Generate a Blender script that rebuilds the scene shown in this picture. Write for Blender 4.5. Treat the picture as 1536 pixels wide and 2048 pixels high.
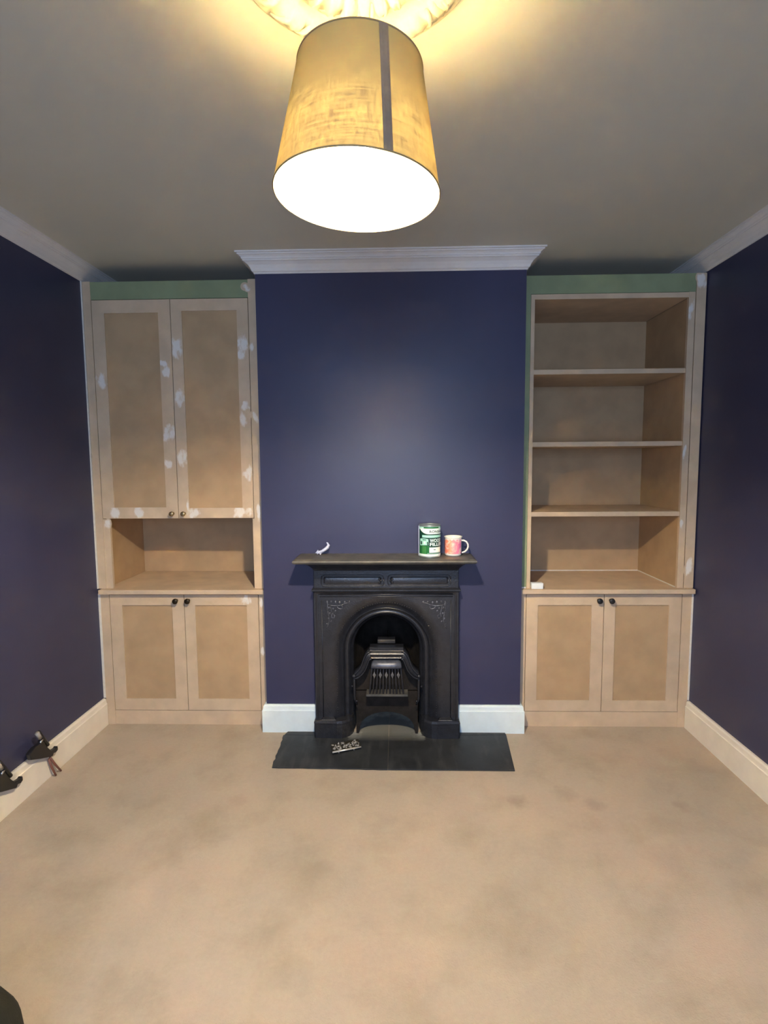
import bpy, bmesh, math, random
from mathutils import Vector, Matrix
PI = math.pi
random.seed(4)
S = bpy.context.scene
for o in list(bpy.data.objects): bpy.data.objects.remove(o)

# ---------------------------------------------------------------- camera, world, light, exposure
YAW, PITCH, ROLL = .0264, .09, -.0073
fw = Vector((-math.sin(YAW)*math.cos(PITCH), math.cos(YAW)*math.cos(PITCH), -math.sin(PITCH)))
rt = Vector((math.cos(YAW), math.sin(YAW), 0)); up = rt.cross(fw)
r2 = rt*math.cos(ROLL)+up*math.sin(ROLL); u2 = up*math.cos(ROLL)-rt*math.sin(ROLL)
cd = bpy.data.cameras.new('camera'); cam = bpy.data.objects.new('camera', cd); S.collection.objects.link(cam)
cam.matrix_world = Matrix(((r2.x,u2.x,-fw.x,.6784),(r2.y,u2.y,-fw.y,0),(r2.z,u2.z,-fw.z,1.3656),(0,0,0,1)))
cd.sensor_fit = 'VERTICAL'; cd.sensor_height = 24; cd.lens = 24*1075.3/2048; cd.clip_start = .02
S.camera = cam
S.view_settings.view_transform = 'Standard'; S.view_settings.look = 'None'
S.view_settings.gamma = 1; S.view_settings.use_curve_mapping = False
S.view_settings.exposure = 0.0
S.cycles.use_denoising = True
S.cycles.max_bounces = 10; S.cycles.diffuse_bounces = 6; S.cycles.sample_clamp_indirect = 0
W = bpy.data.worlds.new('world'); S.world = W; W.use_nodes = True
W.node_tree.nodes['Background'].inputs[0].default_value = (.25,.4,.8,1)
W.node_tree.nodes['Background'].inputs[1].default_value = .6
BULB = 4050.0          # emission of the pendant's bulb
DUSK = 95.0           # watts of blue daylight entering by the window behind the camera
ld = bpy.data.lights.new('window_daylight','AREA'); ld.shape = 'RECTANGLE'; ld.size = 1.5; ld.size_y = 1.4
ld.energy = DUSK; ld.color = (.50,.68,1)
lo = bpy.data.objects.new('window_daylight', ld); S.collection.objects.link(lo)
lo.location = (.64,-2.0,1.55); lo.rotation_euler = (PI/2,0,0)

# ---------------------------------------------------------------- helpers
def obj(name, bm, mats, parent=None, bevel=0, smooth=False, seg=2, rec=True):
    if rec: bmesh.ops.recalc_face_normals(bm, faces=bm.faces[:])
    if smooth:
        for f in bm.faces: f.smooth = True
    me = bpy.data.meshes.new(name); bm.to_mesh(me); bm.free()
    if not isinstance(mats,(list,tuple)): mats = [mats]
    for m in mats: me.materials.append(m)
    o = bpy.data.objects.new(name, me); S.collection.objects.link(o)
    if parent is None:
        vs = [v.co for v in me.vertices]
        b = Vector(((min(v.x for v in vs)+max(v.x for v in vs))/2,(min(v.y for v in vs)+max(v.y for v in vs))/2,min(v.z for v in vs)))
        o['base'] = b[:]
    else:
        b = Vector(parent['base']); o['base'] = b[:]
    me.transform(Matrix.Translation(-b))
    if parent is None: o.location = b
    else: o.parent = parent
    if bevel:
        md = o.modifiers.new('bevel','BEVEL'); md.width = bevel; md.segments = seg; md.limit_method = 'ANGLE'; md.angle_limit = .7
    return o
def thing(name, loc, label, cat, group=None):
    o = bpy.data.objects.new(name, None); S.collection.objects.link(o); o.empty_display_size = .05
    o.location = loc; o['base'] = tuple(loc); return tag(o,label,cat,group)
def tag(o, label, cat, group=None):
    o['label'] = label; o['category'] = cat
    if group: o['group'] = group
    return o
def struct(name, bm, m, **k):
    o = obj(name, bm, m, **k); o['kind'] = 'structure'; return o
def box(bm, x0,x1,y0,y1,z0,z1, mi=0):
    v = [bm.verts.new(p) for p in ((x0,y0,z0),(x1,y0,z0),(x1,y1,z0),(x0,y1,z0),(x0,y0,z1),(x1,y0,z1),(x1,y1,z1),(x0,y1,z1))]
    for i in ((3,2,1,0),(4,5,6,7),(0,1,5,4),(1,2,6,5),(2,3,7,6),(3,0,4,7)):
        f = bm.faces.new([v[j] for j in i]); f.material_index = mi
    return bm
def B(*a): return box(bmesh.new(), *a)
def loft(bm, rings, closed=True, cap=True, mi=0):
    R = [[bm.verts.new(p) for p in r] for r in rings]; n = len(R[0])
    for a,b in zip(R,R[1:]):
        for i in range(n if closed else n-1):
            j = (i+1)%n
            f = bm.faces.new((a[i],a[j],b[j],b[i])); f.material_index = mi
    if cap and closed:
        bm.faces.new(R[0][::-1]).material_index = mi; bm.faces.new(R[-1]).material_index = mi
    return bm
def lathe(bm, prof, c=(0,0,0), n=48, cap=True, axis='Z', mi=0):
    def P(r,h,a):
        x,y = r*math.cos(a), r*math.sin(a)
        if axis=='Z': return (c[0]+x,c[1]+y,c[2]+h)
        return (c[0]+x,c[1]-h,c[2]+y)          # axis Y: h runs towards the camera
    return loft(bm, [[P(r,h,2*PI*i/n) for i in range(n)] for r,h in prof], cap=cap, mi=mi)
def tube(bm, pts, r, n=8, mi=0):
    pts = [Vector(p) for p in pts]; rr = r if isinstance(r,(list,tuple)) else [r]*len(pts)
    rings = []; prev = None
    for i,p in enumerate(pts):
        t = (pts[min(i+1,len(pts)-1)]-pts[max(i-1,0)]).normalized()
        if prev is None: prev = t.orthogonal().normalized()
        a = (prev - t*prev.dot(t)).normalized(); b = t.cross(a); prev = a
        rings.append([p+(a*math.cos(2*PI*k/n)+b*math.sin(2*PI*k/n))*rr[i] for k in range(n)])
    return loft(bm, rings, mi=mi)
def prism(bm, poly, axis, a, b, mi=0):
    """poly in the plane across axis: 'Y' -> (x,z), 'Z' -> (x,y), 'X' -> (y,z)"""
    f = {'Y':lambda p,t:(p[0],t,p[1]),'Z':lambda p,t:(p[0],p[1],t),'X':lambda p,t:(t,p[0],p[1])}[axis]
    return loft(bm, [[f(p,a) for p in poly],[f(p,b) for p in poly]], mi=mi)
def ball(bm, c, r, sx=1, sy=1, sz=1, rot=0, n=8, mi=0):
    M = Matrix.Translation(c) @ Matrix.Rotation(rot,4,'Y') @ Matrix.Diagonal((r*sx,r*sy,r*sz,1))
    g = bmesh.ops.create_icosphere(bm, subdivisions=2, radius=1, matrix=M)
    for v in g['verts']:
        for f in v.link_faces: f.material_index = mi; f.smooth = True

# ---------------------------------------------------------------- materials
def mat(name, col, rough=.6, metal=0, spec=.5, var=.0, vscale=8, bump=0, bscale=200, col2=None, detail=4, stretch=(1,1,1)):
    m = bpy.data.materials.new(name); m.use_nodes = True; N = m.node_tree.nodes; L = m.node_tree.links
    b = N['Principled BSDF']; b.inputs['Base Color'].default_value = (*col,1)
    b.inputs['Roughness'].default_value = rough; b.inputs['Metallic'].default_value = metal
    b.inputs['Specular IOR Level'].default_value = spec
    g = N.new('ShaderNodeNewGeometry'); mp = N.new('ShaderNodeMapping'); mp.inputs['Scale'].default_value = stretch
    L.new(g.outputs['Position'], mp.inputs['Vector'])
    if var or col2:
        n = N.new('ShaderNodeTexNoise'); n.inputs['Scale'].default_value = vscale; n.inputs['Detail'].default_value = detail
        L.new(mp.outputs[0], n.inputs['Vector'])
        r = N.new('ShaderNodeValToRGB'); L.new(n.outputs['Fac'], r.inputs[0])
        c2 = col2 or [c*(1-var) for c in col]; c1 = col if col2 else [min(1,c*(1+var)) for c in col]
        r.color_ramp.elements[0].position = .35; r.color_ramp.elements[1].position = .65
        r.color_ramp.elements[0].color = (*c2,1); r.color_ramp.elements[1].color = (*c1,1)
        L.new(r.outputs[0], b.inputs['Base Color'])
    if bump:
        n2 = N.new('ShaderNodeTexNoise'); n2.inputs['Scale'].default_value = bscale; n2.inputs['Detail'].default_value = 3
        L.new(mp.outputs[0], n2.inputs['Vector'])
        bp = N.new('ShaderNodeBump'); bp.inputs['Strength'].default_value = bump; bp.inputs['Distance'].default_value = .002
        L.new(n2.outputs['Fac'], bp.inputs['Height']); L.new(bp.outputs[0], b.inputs['Normal'])
    return m
NAVY = mat('navy_paint',(.040,.043,.096),.38,spec=.4,var=.05,vscale=3,bump=.08,bscale=60)
CEIL = mat('ceiling_paint',(.70,.69,.60),.8,spec=.1,var=.02,vscale=2)
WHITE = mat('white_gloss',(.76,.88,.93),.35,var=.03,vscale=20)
COVE = mat('coving_white',(.80,.77,.74),.7,spec=.2,var=.03,vscale=12)
ROSE = mat('plaster_rose',(.60,.58,.46),.8,spec=.1,var=.06,vscale=50,bump=.6,bscale=90)
MDF = mat('mdf_panel',(.46,.32,.185),.62,spec=.25,var=.07,vscale=9,bump=.05,bscale=600)
MDFF = mat('mdf_routed_frame',(.60,.465,.325),.6,spec=.25,var=.07,vscale=12,bump=.05,bscale=600)
GREEN = mat('old_green_paint',(.25,.30,.175),.6,spec=.25,var=.08,vscale=8)
CAULK = mat('white_caulk',(.75,.72,.66),.6,var=.05,vscale=50)
IRON = mat('cast_iron',(.024,.026,.034),.33,metal=.3,spec=.8,var=.18,vscale=30,bump=.45,bscale=160)
SOOT = mat('sooty_iron',(.016,.013,.011),.75,spec=.25,var=.3,vscale=25,bump=.4,bscale=90)
IRONTOP = mat('dusty_iron',(.06,.06,.058),.5,spec=.5,var=.3,vscale=18,col2=(.115,.108,.095),bump=.3,bscale=120)
ORN = mat('highlit_ornament',(.13,.135,.155),.35,metal=.5,var=.5,vscale=90)  # paler, mottled iron: the ornament's bright highlights are put into the colour
POLI = mat('rubbed_iron',(.10,.11,.14),.4,metal=.4,var=.2,vscale=60)
WORN = mat('worn_iron_edge',(.30,.30,.31),.4,metal=.6)
BRONZE = mat('dark_bronze',(.05,.035,.02),.35,metal=.8)
BRASS = mat('antique_brass',(.40,.30,.16),.32,metal=.85)
BLACK = mat('black_plastic',(.012,.012,.014),.4)
CHROME = mat('chrome',(.8,.8,.8),.15,metal=1)
GREYP = mat('grey_pad',(.35,.33,.30),.6)
RED = mat('red_brown_handle',(.22,.09,.065),.5)

# mdf with white filler wiped over it: a vertex attribute marks where the filler lies
def filler_mat(name, base):
    m = base.copy(); m.name = name; N = m.node_tree.nodes; L = m.node_tree.links
    b = N['Principled BSDF']; src = b.inputs['Base Color'].links[0].from_socket
    a = N.new('ShaderNodeAttribute'); a.attribute_name = 'filler'
    g = N.new('ShaderNodeNewGeometry'); mp = N.new('ShaderNodeMapping'); mp.inputs['Scale'].default_value = (1,1,.55)
    mp.inputs['Rotation'].default_value = (0,.5,0)
    n = N.new('ShaderNodeTexNoise'); n.inputs['Scale'].default_value = 55; n.inputs['Detail'].default_value = 5
    L.new(g.outputs['Position'],mp.inputs[0]); L.new(mp.outputs[0],n.inputs['Vector'])
    s = N.new('ShaderNodeMath'); s.operation = 'MULTIPLY_ADD'; s.inputs[1].default_value = 2.6; s.inputs[2].default_value = -1.35
    L.new(n.outputs['Fac'],s.inputs[0])
    ad = N.new('ShaderNodeMath'); ad.operation = 'ADD'; L.new(a.outputs['Fac'],ad.inputs[0]); L.new(s.outputs[0],ad.inputs[1])
    r = N.new('ShaderNodeMapRange'); r.inputs[1].default_value = .28; r.inputs[2].default_value = .85; r.inputs[4].default_value = .88
    L.new(ad.outputs[0],r.inputs[0])
    ml = N.new('ShaderNodeMath'); ml.operation = 'MULTIPLY'; L.new(r.outputs[0],ml.inputs[0])
    gt = N.new('ShaderNodeMapRange'); gt.inputs[1].default_value = .02; gt.inputs[2].default_value = .25; L.new(a.outputs['Fac'],gt.inputs[0])
    L.new(gt.outputs[0],ml.inputs[1])
    mx = N.new('ShaderNodeMix'); mx.data_type = 'RGBA'; L.new(ml.outputs[0],mx.inputs[0]); L.new(src,mx.inputs[6])
    mx.inputs[7].default_value = (.80,.77,.73,1); L.new(mx.outputs[2],b.inputs['Base Color'])
    return m
MDFF_FILL = filler_mat('mdf_frame_with_filler', MDFF)
GREEN_FILL = filler_mat('green_paint_with_filler', GREEN)
D1 = [(-.800,1.787,.026,.038,0),(-.487,1.867,.019,.017,0),(-.472,1.827,.022,.027,-30),(-.473,1.523,.026,.045,15),(-.480,1.369,.019,.024,-20),(-.769,1.127,.031,.031,0),(-.644,1.127,.029,.029,0)]
D2 = [(-.415,1.946,.025,.052,0),(-.414,1.702,.027,.045,5),(-.410,1.399,.027,.041,0),(-.086,1.955,.027,.048,0),(-.095,1.905,.021,.021,0),(-.076,1.655,.022,.024,0),(-.095,1.591,.017,.034,-15),(-.078,1.321,.022,.041,5),(-.363,1.122,.029,.029,0),(-.130,1.128,.038,.033,0),(-.079,1.124,.022,.027,0),(-.391,1.157,.007,.031,0)]
ALLS = D1+D2+[(-.028,.657,.009,.027,0),(-.030,.396,.010,.027,0),(-.109,.667,.025,.025,20),(-.066,2.232,.015,.015,20),(-.050,2.221,.014,.012,0),(-.040,1.944,.010,.021,0),(-.033,1.600,.014,.026,-30),(-.029,1.120,.010,.041,0),(-.812,1.064,.015,.024,15),(2.125,2.242,.014,.018,0),(2.140,2.224,.020,.038,0),(2.135,.837,.017,.041,10),(2.089,2.088,.012,.048,10),(2.088,1.411,.008,.031,10),(2.088,1.052,.009,.029,0)]
SM = [0]
def fill_at(px,pz):
    b = 0
    for x,z,hw,hh,ang in ALLS:
        A = math.radians(ang); dx,dz = px-x,pz-z
        u = (dx*math.cos(A)-dz*math.sin(A))/(hw*1.25); w = (dx*math.sin(A)+dz*math.cos(A))/(hh*1.2)
        q = math.hypot(u,w)
        v = 1-.1*q if q<.45 else max(0,.955-(q-.45)*1.4)
        b = max(b,v)
    return b
def smear(bm, x, z, hw, hh, ang, y, mi, clip=None):
    """a wiped patch of filler lying 0.4 mm proud of a face that looks at -y"""
    lay = bm.verts.layers.float.get('filler') or bm.verts.layers.float.new('filler')
    hw *= 1.25; hh *= 1.2
    A = math.radians(ang); n = 20; SM[0] += 1; y -= .00006*(SM[0]%12)
    rings = []
    for k,q in enumerate((0,.25,.45,.65,.85,1.0,1.15)):
        R = []
        for i in range(n if q else 1):
            t = 2*PI*i/n; u = q*hw*math.cos(t); w = q*hh*math.sin(t)
            px, pz = x+u*math.cos(A)+w*math.sin(A), z-u*math.sin(A)+w*math.cos(A)
            if clip: px = min(max(px,clip[0]),clip[1]); pz = min(max(pz,clip[2]),clip[3])
            v = bm.verts.new((px,y-.0004,pz)); v[lay] = fill_at(px,pz); R.append(v)
        rings.append(R)
    for i in range(n):
        j = (i+1)%n
        f = bm.faces.new((rings[0][0],rings[1][i],rings[1][j])); f.material_index = mi
        for a,b in zip(rings[1:],rings[2:]):
            f = bm.faces.new((a[i],b[i],b[j],a[j])); f.material_index = mi

def carpet_mat():
    m = mat('beige_carpet',(.47,.365,.26),.95,spec=.05,var=.0,bump=.0)
    N = m.node_tree.nodes; L = m.node_tree.links; b = N['Principled BSDF']
    g = N.new('ShaderNodeNewGeometry')
    def noise(sc,det,rough=.55):
        n = N.new('ShaderNodeTexNoise'); n.inputs['Scale'].default_value = sc; n.inputs['Detail'].default_value = det; n.inputs['Roughness'].default_value = rough
        L.new(g.outputs['Position'],n.inputs['Vector']); return n
    def ramp(n,p0,c0,p1,c1):
        r = N.new('ShaderNodeValToRGB'); L.new(n.outputs['Fac'],r.inputs[0]); e = r.color_ramp.elements
        e[0].position=p0; e[0].color=(*c0,1); e[1].position=p1; e[1].color=(*c1,1); return r
    base = ramp(noise(1.1,3),.35,(.44,.38,.31),.65,(.50,.43,.355))
    st = ramp(noise(4.5,5,.6),.30,(.88,.87,.85),.52,(1,1,1))
    fi = ramp(noise(70,6,.7),.30,(.93,.93,.92),.70,(1.0,1.0,1.0))
    pink = ramp(noise(2.3,4),.50,(1,1,1),.75,(1.04,.97,.96))
    cur = base.outputs[0]
    for x in (st,fi,pink):
        mx = N.new('ShaderNodeMix'); mx.data_type='RGBA'; mx.blend_type='MULTIPLY'; mx.inputs[0].default_value = 1
        L.new(cur,mx.inputs[6]); L.new(x.outputs[0],mx.inputs[7]); cur = mx.outputs[2]
    # a few small trodden-in marks
    for (x,y,r,s) in ((1.155,2.074,.035,.35),(1.36,2.13,.05,.22),(1.46,2.06,.04,.25),(1.80,2.06,.03,.25),(.40,1.70,.05,.15),(1.60,1.75,.08,.14),(.02,2.06,.04,.14),(1.05,1.45,.09,.12),(-.2,1.8,.12,.08)):
        d = N.new('ShaderNodeVectorMath'); d.operation='DISTANCE'; L.new(g.outputs['Position'],d.inputs[0]); d.inputs[1].default_value=(x,y,0)
        ad = N.new('ShaderNodeMath'); ad.operation='MULTIPLY_ADD'; L.new(noise(30,3).outputs['Fac'],ad.inputs[0]); ad.inputs[1].default_value=.06; L.new(d.outputs['Value'],ad.inputs[2])
        mr = N.new('ShaderNodeMapRange'); mr.inputs[1].default_value=r*.4+.03; mr.inputs[2].default_value=r+.045; mr.inputs[3].default_value=s; mr.inputs[4].default_value=0
        L.new(ad.outputs[0],mr.inputs[0])
        mx = N.new('ShaderNodeMix'); mx.data_type='RGBA'; L.new(mr.outputs[0],mx.inputs[0]); L.new(cur,mx.inputs[6]); mx.inputs[7].default_value=(.22,.17,.14,1); cur = mx.outputs[2]
    L.new(cur,b.inputs['Base Color'])
    bp = N.new('ShaderNodeBump'); bp.inputs['Strength'].default_value=.5; bp.inputs['Distance'].default_value=.004
    L.new(noise(160,4,.7).outputs['Fac'],bp.inputs['Height']); L.new(bp.outputs[0],b.inputs['Normal'])
    return m
CARPET = carpet_mat()

# ---------------------------------------------------------------- the room
XL, XR, YB, YC, H = -.88, 2.165, 3.17, 2.642, 2.353      # side walls, alcove back wall, chimney breast face, ceiling
CX0, CX1, YW = 0.0, 1.29, -1.9
bm = bmesh.new(); box(bm, XL-.12,XR+.12,YW-.12,YB+.12,-.06,0); struct('floor', bm, CARPET)
bm = bmesh.new(); box(bm, XL-.12,XR+.12,YW-.12,YB+.12,H,H+.06); struct('ceiling', bm, CEIL)
struct('wall_left', B(XL-.1,XL,YW-.1,YB+.1,0,H), NAVY)
struct('wall_right', B(XR,XR+.1,YW-.1,YB+.1,0,H), NAVY)
struct('wall_far', B(XL,XR,YB,YB+.1,0,H), GREEN)
# wall behind the camera, pierced by the window
bm = bmesh.new(); wx0,wx1,wz0,wz1 = -.05,1.35,.85,2.15
box(bm,XL,wx0,YW-.1,YW,0,H); box(bm,wx1,XR,YW-.1,YW,0,H); box(bm,wx0,wx1,YW-.1,YW,0,wz0); box(bm,wx0,wx1,YW-.1,YW,wz1,H)
struct('wall_near', bm, NAVY)
bm = bmesh.new()
for a in ((wx0,wx0+.05),(wx1-.05,wx1),(.63,.67)): box(bm,a[0],a[1],YW-.08,YW-.03,wz0,wz1)
for a in ((wz0,wz0+.05),(wz1-.05,wz1),(1.48,1.52)): box(bm,wx0+.05,wx1-.05,YW-.079,YW-.031,a[0],a[1])
win = struct('window_1', bm, WHITE)
# chimney breast, with the hole for the fireplace
bm = bmesh.new(); fx0,fx1,fz = .405,.83,.66
box(bm,CX0,fx0,YC,YB,0,H); box(bm,fx1,CX1,YC,YB,0,H); box(bm,fx0,fx1,YC,YB,fz,H)
struct('wall_chimney', bm, NAVY)

# cornice: profile (distance from wall, height) and mitred runs
def cornice_prof(p, h):
    return [(0,-h),(.05*p,-h),(.07*p,-.93*h),(.16*p,-.88*h),(.22*p,-.74*h),(.34*p,-.58*h),(.52*p,-.46*h),(.62*p,-.42*h),(.62*p,-.36*h),(.68*p,-.34*h),(.70*p,-.26*h),(.80*p,-.18*h),(.88*p,-.15*h),(.90*p,-.09*h),(p,-.08*h),(p,0),(0,0)]
def run(path, prof):
    """path: list of (point, outward normal scaled for the mitre)"""
    bm = bmesh.new()
    return loft(bm, [[(P[0]+n[0]*d, P[1]+n[1]*d, H+z) for d,z in prof] for P,n in path])
pc = cornice_prof(.074,.083)
struct('trim_1', run([((CX0,YB),(-1,0)),((CX0,YC),(-1,-1)),((CX1,YC),(1,-1)),((CX1,YB),(1,0))], pc), COVE)
ps = cornice_prof(.050,.083)
struct('trim_2', run([((XL,YW),(1,0)),((XL,YB),(1,0))], ps), COVE)
struct('trim_3', run([((XR,YW),(-1,0)),((XR,YB),(-1,0))], ps), COVE)
# skirting boards
def skirt(path, h=.143, t=.02):
    prof = [(0,0),(t,0),(t,.80*h),(t*.86,.82*h),(t*.80,.86*h),(t*.72,.95*h),(t*.45,h),(0,h)]
    bm = bmesh.new()
    return loft(bm, [[(P[0]+n[0]*d,P[1]+n[1]*d,z) for d,z in prof] for P,n in path])
CREAM = mat('cream_gloss',(.80,.76,.68),.35,var=.03,vscale=15)
struct('baseboard_left', skirt([((XL,YW),(1,0)),((XL,2.696),(1,0))]), CREAM)
struct('baseboard_right', skirt([((XR,YW),(-1,0)),((XR,2.696),(-1,0))]), CREAM)
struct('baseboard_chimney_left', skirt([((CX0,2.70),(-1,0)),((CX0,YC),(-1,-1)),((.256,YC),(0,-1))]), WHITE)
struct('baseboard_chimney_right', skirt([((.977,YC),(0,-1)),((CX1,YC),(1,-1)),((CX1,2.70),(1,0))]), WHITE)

# ceiling rose with acanthus-like rim
RX, RY = .601, 1.117
bm = bmesh.new()
prof = [(.2465,0),(.247,-.010),(.241,-.016),(.232,-.014),(.228,-.020),(.212,-.028),(.195,-.027),(.183,-.018),(.176,-.012),(.160,-.010),(.150,-.013),(.135,-.026),(.118,-.028),(.100,-.018),(.085,-.014),(.060,-.016),(.045,-.026),(.02,-.03),(.0,-.03)]
n = 192; rings = []
for r,h in prof:
    R = []
    for i in range(n):
        a = 2*PI*i/n; k = 1
        if .185<r<.23: k = 1+.28*math.sin(a*32+3*math.sin(a*9))+.12*math.sin(a*70)
        if .10<r<.155: k = 1+.35*math.sin(a*22)+.15*math.sin(a*45+1)
        if r<.09: k = 1+.2*math.sin(a*12)
        rr = max(r*(1+(.012*math.sin(a*22) if .12<r<.155 else 0)),.0005)
        R.append((RX+rr*math.cos(a),RY+rr*math.sin(a),H+h*k))
    rings.append(R)
loft(bm, rings)
for i in range(26):                       # curled leaf tips on the rim and the inner ring
    a = 2*PI*i/26
    for q,(r0,r1,w) in enumerate(((.190,.230,.011),(.112,.150,.009))):
        aa = a+(.12 if q else 0)
        pts = [(RX+math.cos(aa+d)*(r0+(r1-r0)*t),RY+math.sin(aa+d)*(r0+(r1-r0)*t),H-.020-.009*math.sin(t*PI)) for t,d in ((0,0),(.3,.02),(.6,.05),(.85,.09),(1,.15))]
        tube(bm, pts, [w*.35,w*.6,w*.55,w*.4,w*.15], 6)
rose = obj('ceiling_rose', bm, ROSE, smooth=True)
tag(rose,'round plaster ceiling rose with moulded leaf rings above the pendant lamp','ceiling rose')

# ---------------------------------------------------------------- pendant lamp
def shade_mat():
    m = bpy.data.materials.new('linen_shade'); m.use_nodes = True; N = m.node_tree.nodes; L = m.node_tree.links
    N.remove(N['Principled BSDF']); out = N['Material Output']
    tc = N.new('ShaderNodeTexCoord')
    def wave(sc,rot,dist):
        mp = N.new('ShaderNodeMapping'); mp.inputs['Rotation'].default_value = rot
        L.new(tc.outputs['Object'],mp.inputs[0]); w = N.new('ShaderNodeTexNoise'); w.inputs['Scale'].default_value = 1
        mp.inputs['Scale'].default_value = sc; w.inputs['Roughness'].default_value = .7; w.inputs['Detail'].default_value = dist; L.new(mp.outputs[0],w.inputs['Vector']); return w
    a = wave((18,18,330),(0,0,0),1); b = wave((260,260,12),(0,0,0),1); c = wave((38,38,38),(0,0,0),5)
    ad = N.new('ShaderNodeMath'); ad.operation='ADD'; L.new(a.outputs['Fac'],ad.inputs[0]); L.new(b.outputs['Fac'],ad.inputs[1])
    ad2 = N.new('ShaderNodeMath'); ad2.operation='ADD'; L.new(ad.outputs[0],ad2.inputs[0]); L.new(c.outputs['Fac'],ad2.inputs[1])
    r = N.new('ShaderNodeMapRange'); r.inputs[1].default_value = 1.1; r.inputs[2].default_value = 1.8; L.new(ad2.outputs[0],r.inputs[0])
    cr = N.new('ShaderNodeValToRGB'); L.new(r.outputs[0],cr.inputs[0])
    cr.color_ramp.elements[0].color = (.0021,.00095,.00014,1); cr.color_ramp.elements[1].color = (.0080,.0054,.0014,1)
    tr = N.new('ShaderNodeBsdfTranslucent'); L.new(cr.outputs[0],tr.inputs[0])
    di = N.new('ShaderNodeBsdfDiffuse'); 
    gb = N.new('ShaderNodeNewGeometry'); mb = N.new('ShaderNodeMix'); mb.data_type='RGBA'; L.new(gb.outputs['Backfacing'],mb.inputs[0])
    mb.inputs[6].default_value = (.48,.37,.15,1); mb.inputs[7].default_value = (.70,.59,.36,1); L.new(mb.outputs[2],di.inputs[0])   # linen outside, pale lining inside
    s = N.new('ShaderNodeAddShader'); L.new(tr.outputs[0],s.inputs[0]); L.new(di.outputs[0],s.inputs[1])
    L.new(s.outputs[0],out.inputs[0]); return m
SHADE = shade_mat()
LINING = mat('shade_lining',(.80,.62,.30),.7,spec=.1)
STRIP = mat('seam_tape',(.26,.19,.13),.7,var=.1,vscale=40)
AX, AY, PHI = .037,.0155,-1.162
LC = Vector((.600,1.117,1.896)); RB, RT, HH = .1635,.1215,.2345
nrm = Vector((math.sin(AX),math.sin(AY),1)).normalized()
ex = Vector((math.cos(AX),0,-math.sin(AX))); ex = (ex-nrm*ex.dot(nrm)).normalized(); ey = nrm.cross(ex)
def SP(r,h,a): return LC+nrm*h+(ex*math.cos(a)+ey*math.sin(a))*r
lamp = thing('pendant_lamp', (LC.x,LC.y,H), 'tapered mustard linen drum shade pendant, switched on, hanging below the ceiling rose','lamp')
n = 96
def cone(dr, h0=0, h1=1):
    bm = bmesh.new()
    return loft(bm,[[SP(RB+(RT-RB)*q+dr,HH*q,2*PI*i/n) for i in range(n)] for q in [h0+(h1-h0)*k/8 for k in range(9)]],cap=False)
sh = obj('lamp_shade', cone(0), SHADE, lamp, smooth=True, rec=False)
# thin turned rims top and bottom
for q in (0,1):
    bm = bmesh.new(); tube(bm,[SP(RB+(RT-RB)*q,HH*q,2*PI*i/n) for i in range(n+1)],.0016,6)
    obj('rim', bm, mat('rim_tape',(.30,.22,.10),.7), sh, smooth=True)
bm = bmesh.new()
rows = []
for q in (0,.25,.5,.75,1):
    R = RB+(RT-RB)*q
    rows.append([SP(R+d,HH*q,PHI+a/R) for d,a in ((.0012,-.0085),(.0018,-.004),(.0018,.004),(.0012,.0085),(-.001,.0085),(-.001,-.0085))])
loft(bm, rows); obj('seam_strip', bm, STRIP, sh)
cord_top = Vector((RX,RY,H-.03)); hold = LC+nrm*.175
bm = bmesh.new(); tube(bm,[cord_top,(cord_top+hold)/2,hold],.0028,8)
obj('cord', bm, mat('cord_flex',(.5,.46,.36),.6), lamp, smooth=True)
bm = bmesh.new()
for k in range(3):
    a = 2*PI*k/3+.4; tube(bm,[hold-nrm*.02,SP(RT-.001+(RB-RT)*.07,HH*.93,a)],.0016,6)
tube(bm,[hold-nrm*.02+(ex*math.cos(a)+ey*math.sin(a))*.02 for a in [2*PI*i/24 for i in range(25)]],.0018,6)
obj('shade_carrier', bm, WHITE, lamp, smooth=True)
bm = bmesh.new(); tube(bm,[hold+nrm*.02,hold,hold-nrm*.045,hold-nrm*.05],[.008,.017,.019,.012],20); obj('lamp_holder', bm, WHITE, lamp, smooth=True)
E_ = bpy.data.materials.new('bulb_glow'); E_.use_nodes = True; nn = E_.node_tree.nodes; nn.remove(nn['Principled BSDF'])
em = nn.new('ShaderNodeEmission'); em.inputs[0].default_value = (1,.85,.64,1); em.inputs[1].default_value = BULB
E_.node_tree.links.new(em.outputs[0], nn['Material Output'].inputs[0])
bc = LC+nrm*.055
bm = bmesh.new()
for_r = [(.0305,.020),(.0300,.012),(.0280,.003),(.0245,-.006),(.019,-.013),(.012,-.018),(.001,-.020)]
loft(bm,[[bc+nrm*h+(ex*math.cos(2*PI*i/32)+ey*math.sin(2*PI*i/32))*r for i in range(32)] for r,h in for_r])
obj('light_bulb', bm, E_, lamp, smooth=True)
bm = bmesh.new()
loft(bm,[[bc+nrm*h+(ex*math.cos(2*PI*i/32)+ey*math.sin(2*PI*i/32))*r for i in range(32)] for r,h in ((.0306,.0205),(.0385,.0225),(.0392,.0245),(.034,.029),(.0285,.036),(.022,.055),(.016,.07),(.014,.085))])  # opaque base; its wide collar is added to block the bulb's upward light
obj('bulb_base_shield', bm, WHITE, lamp, smooth=True)

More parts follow.
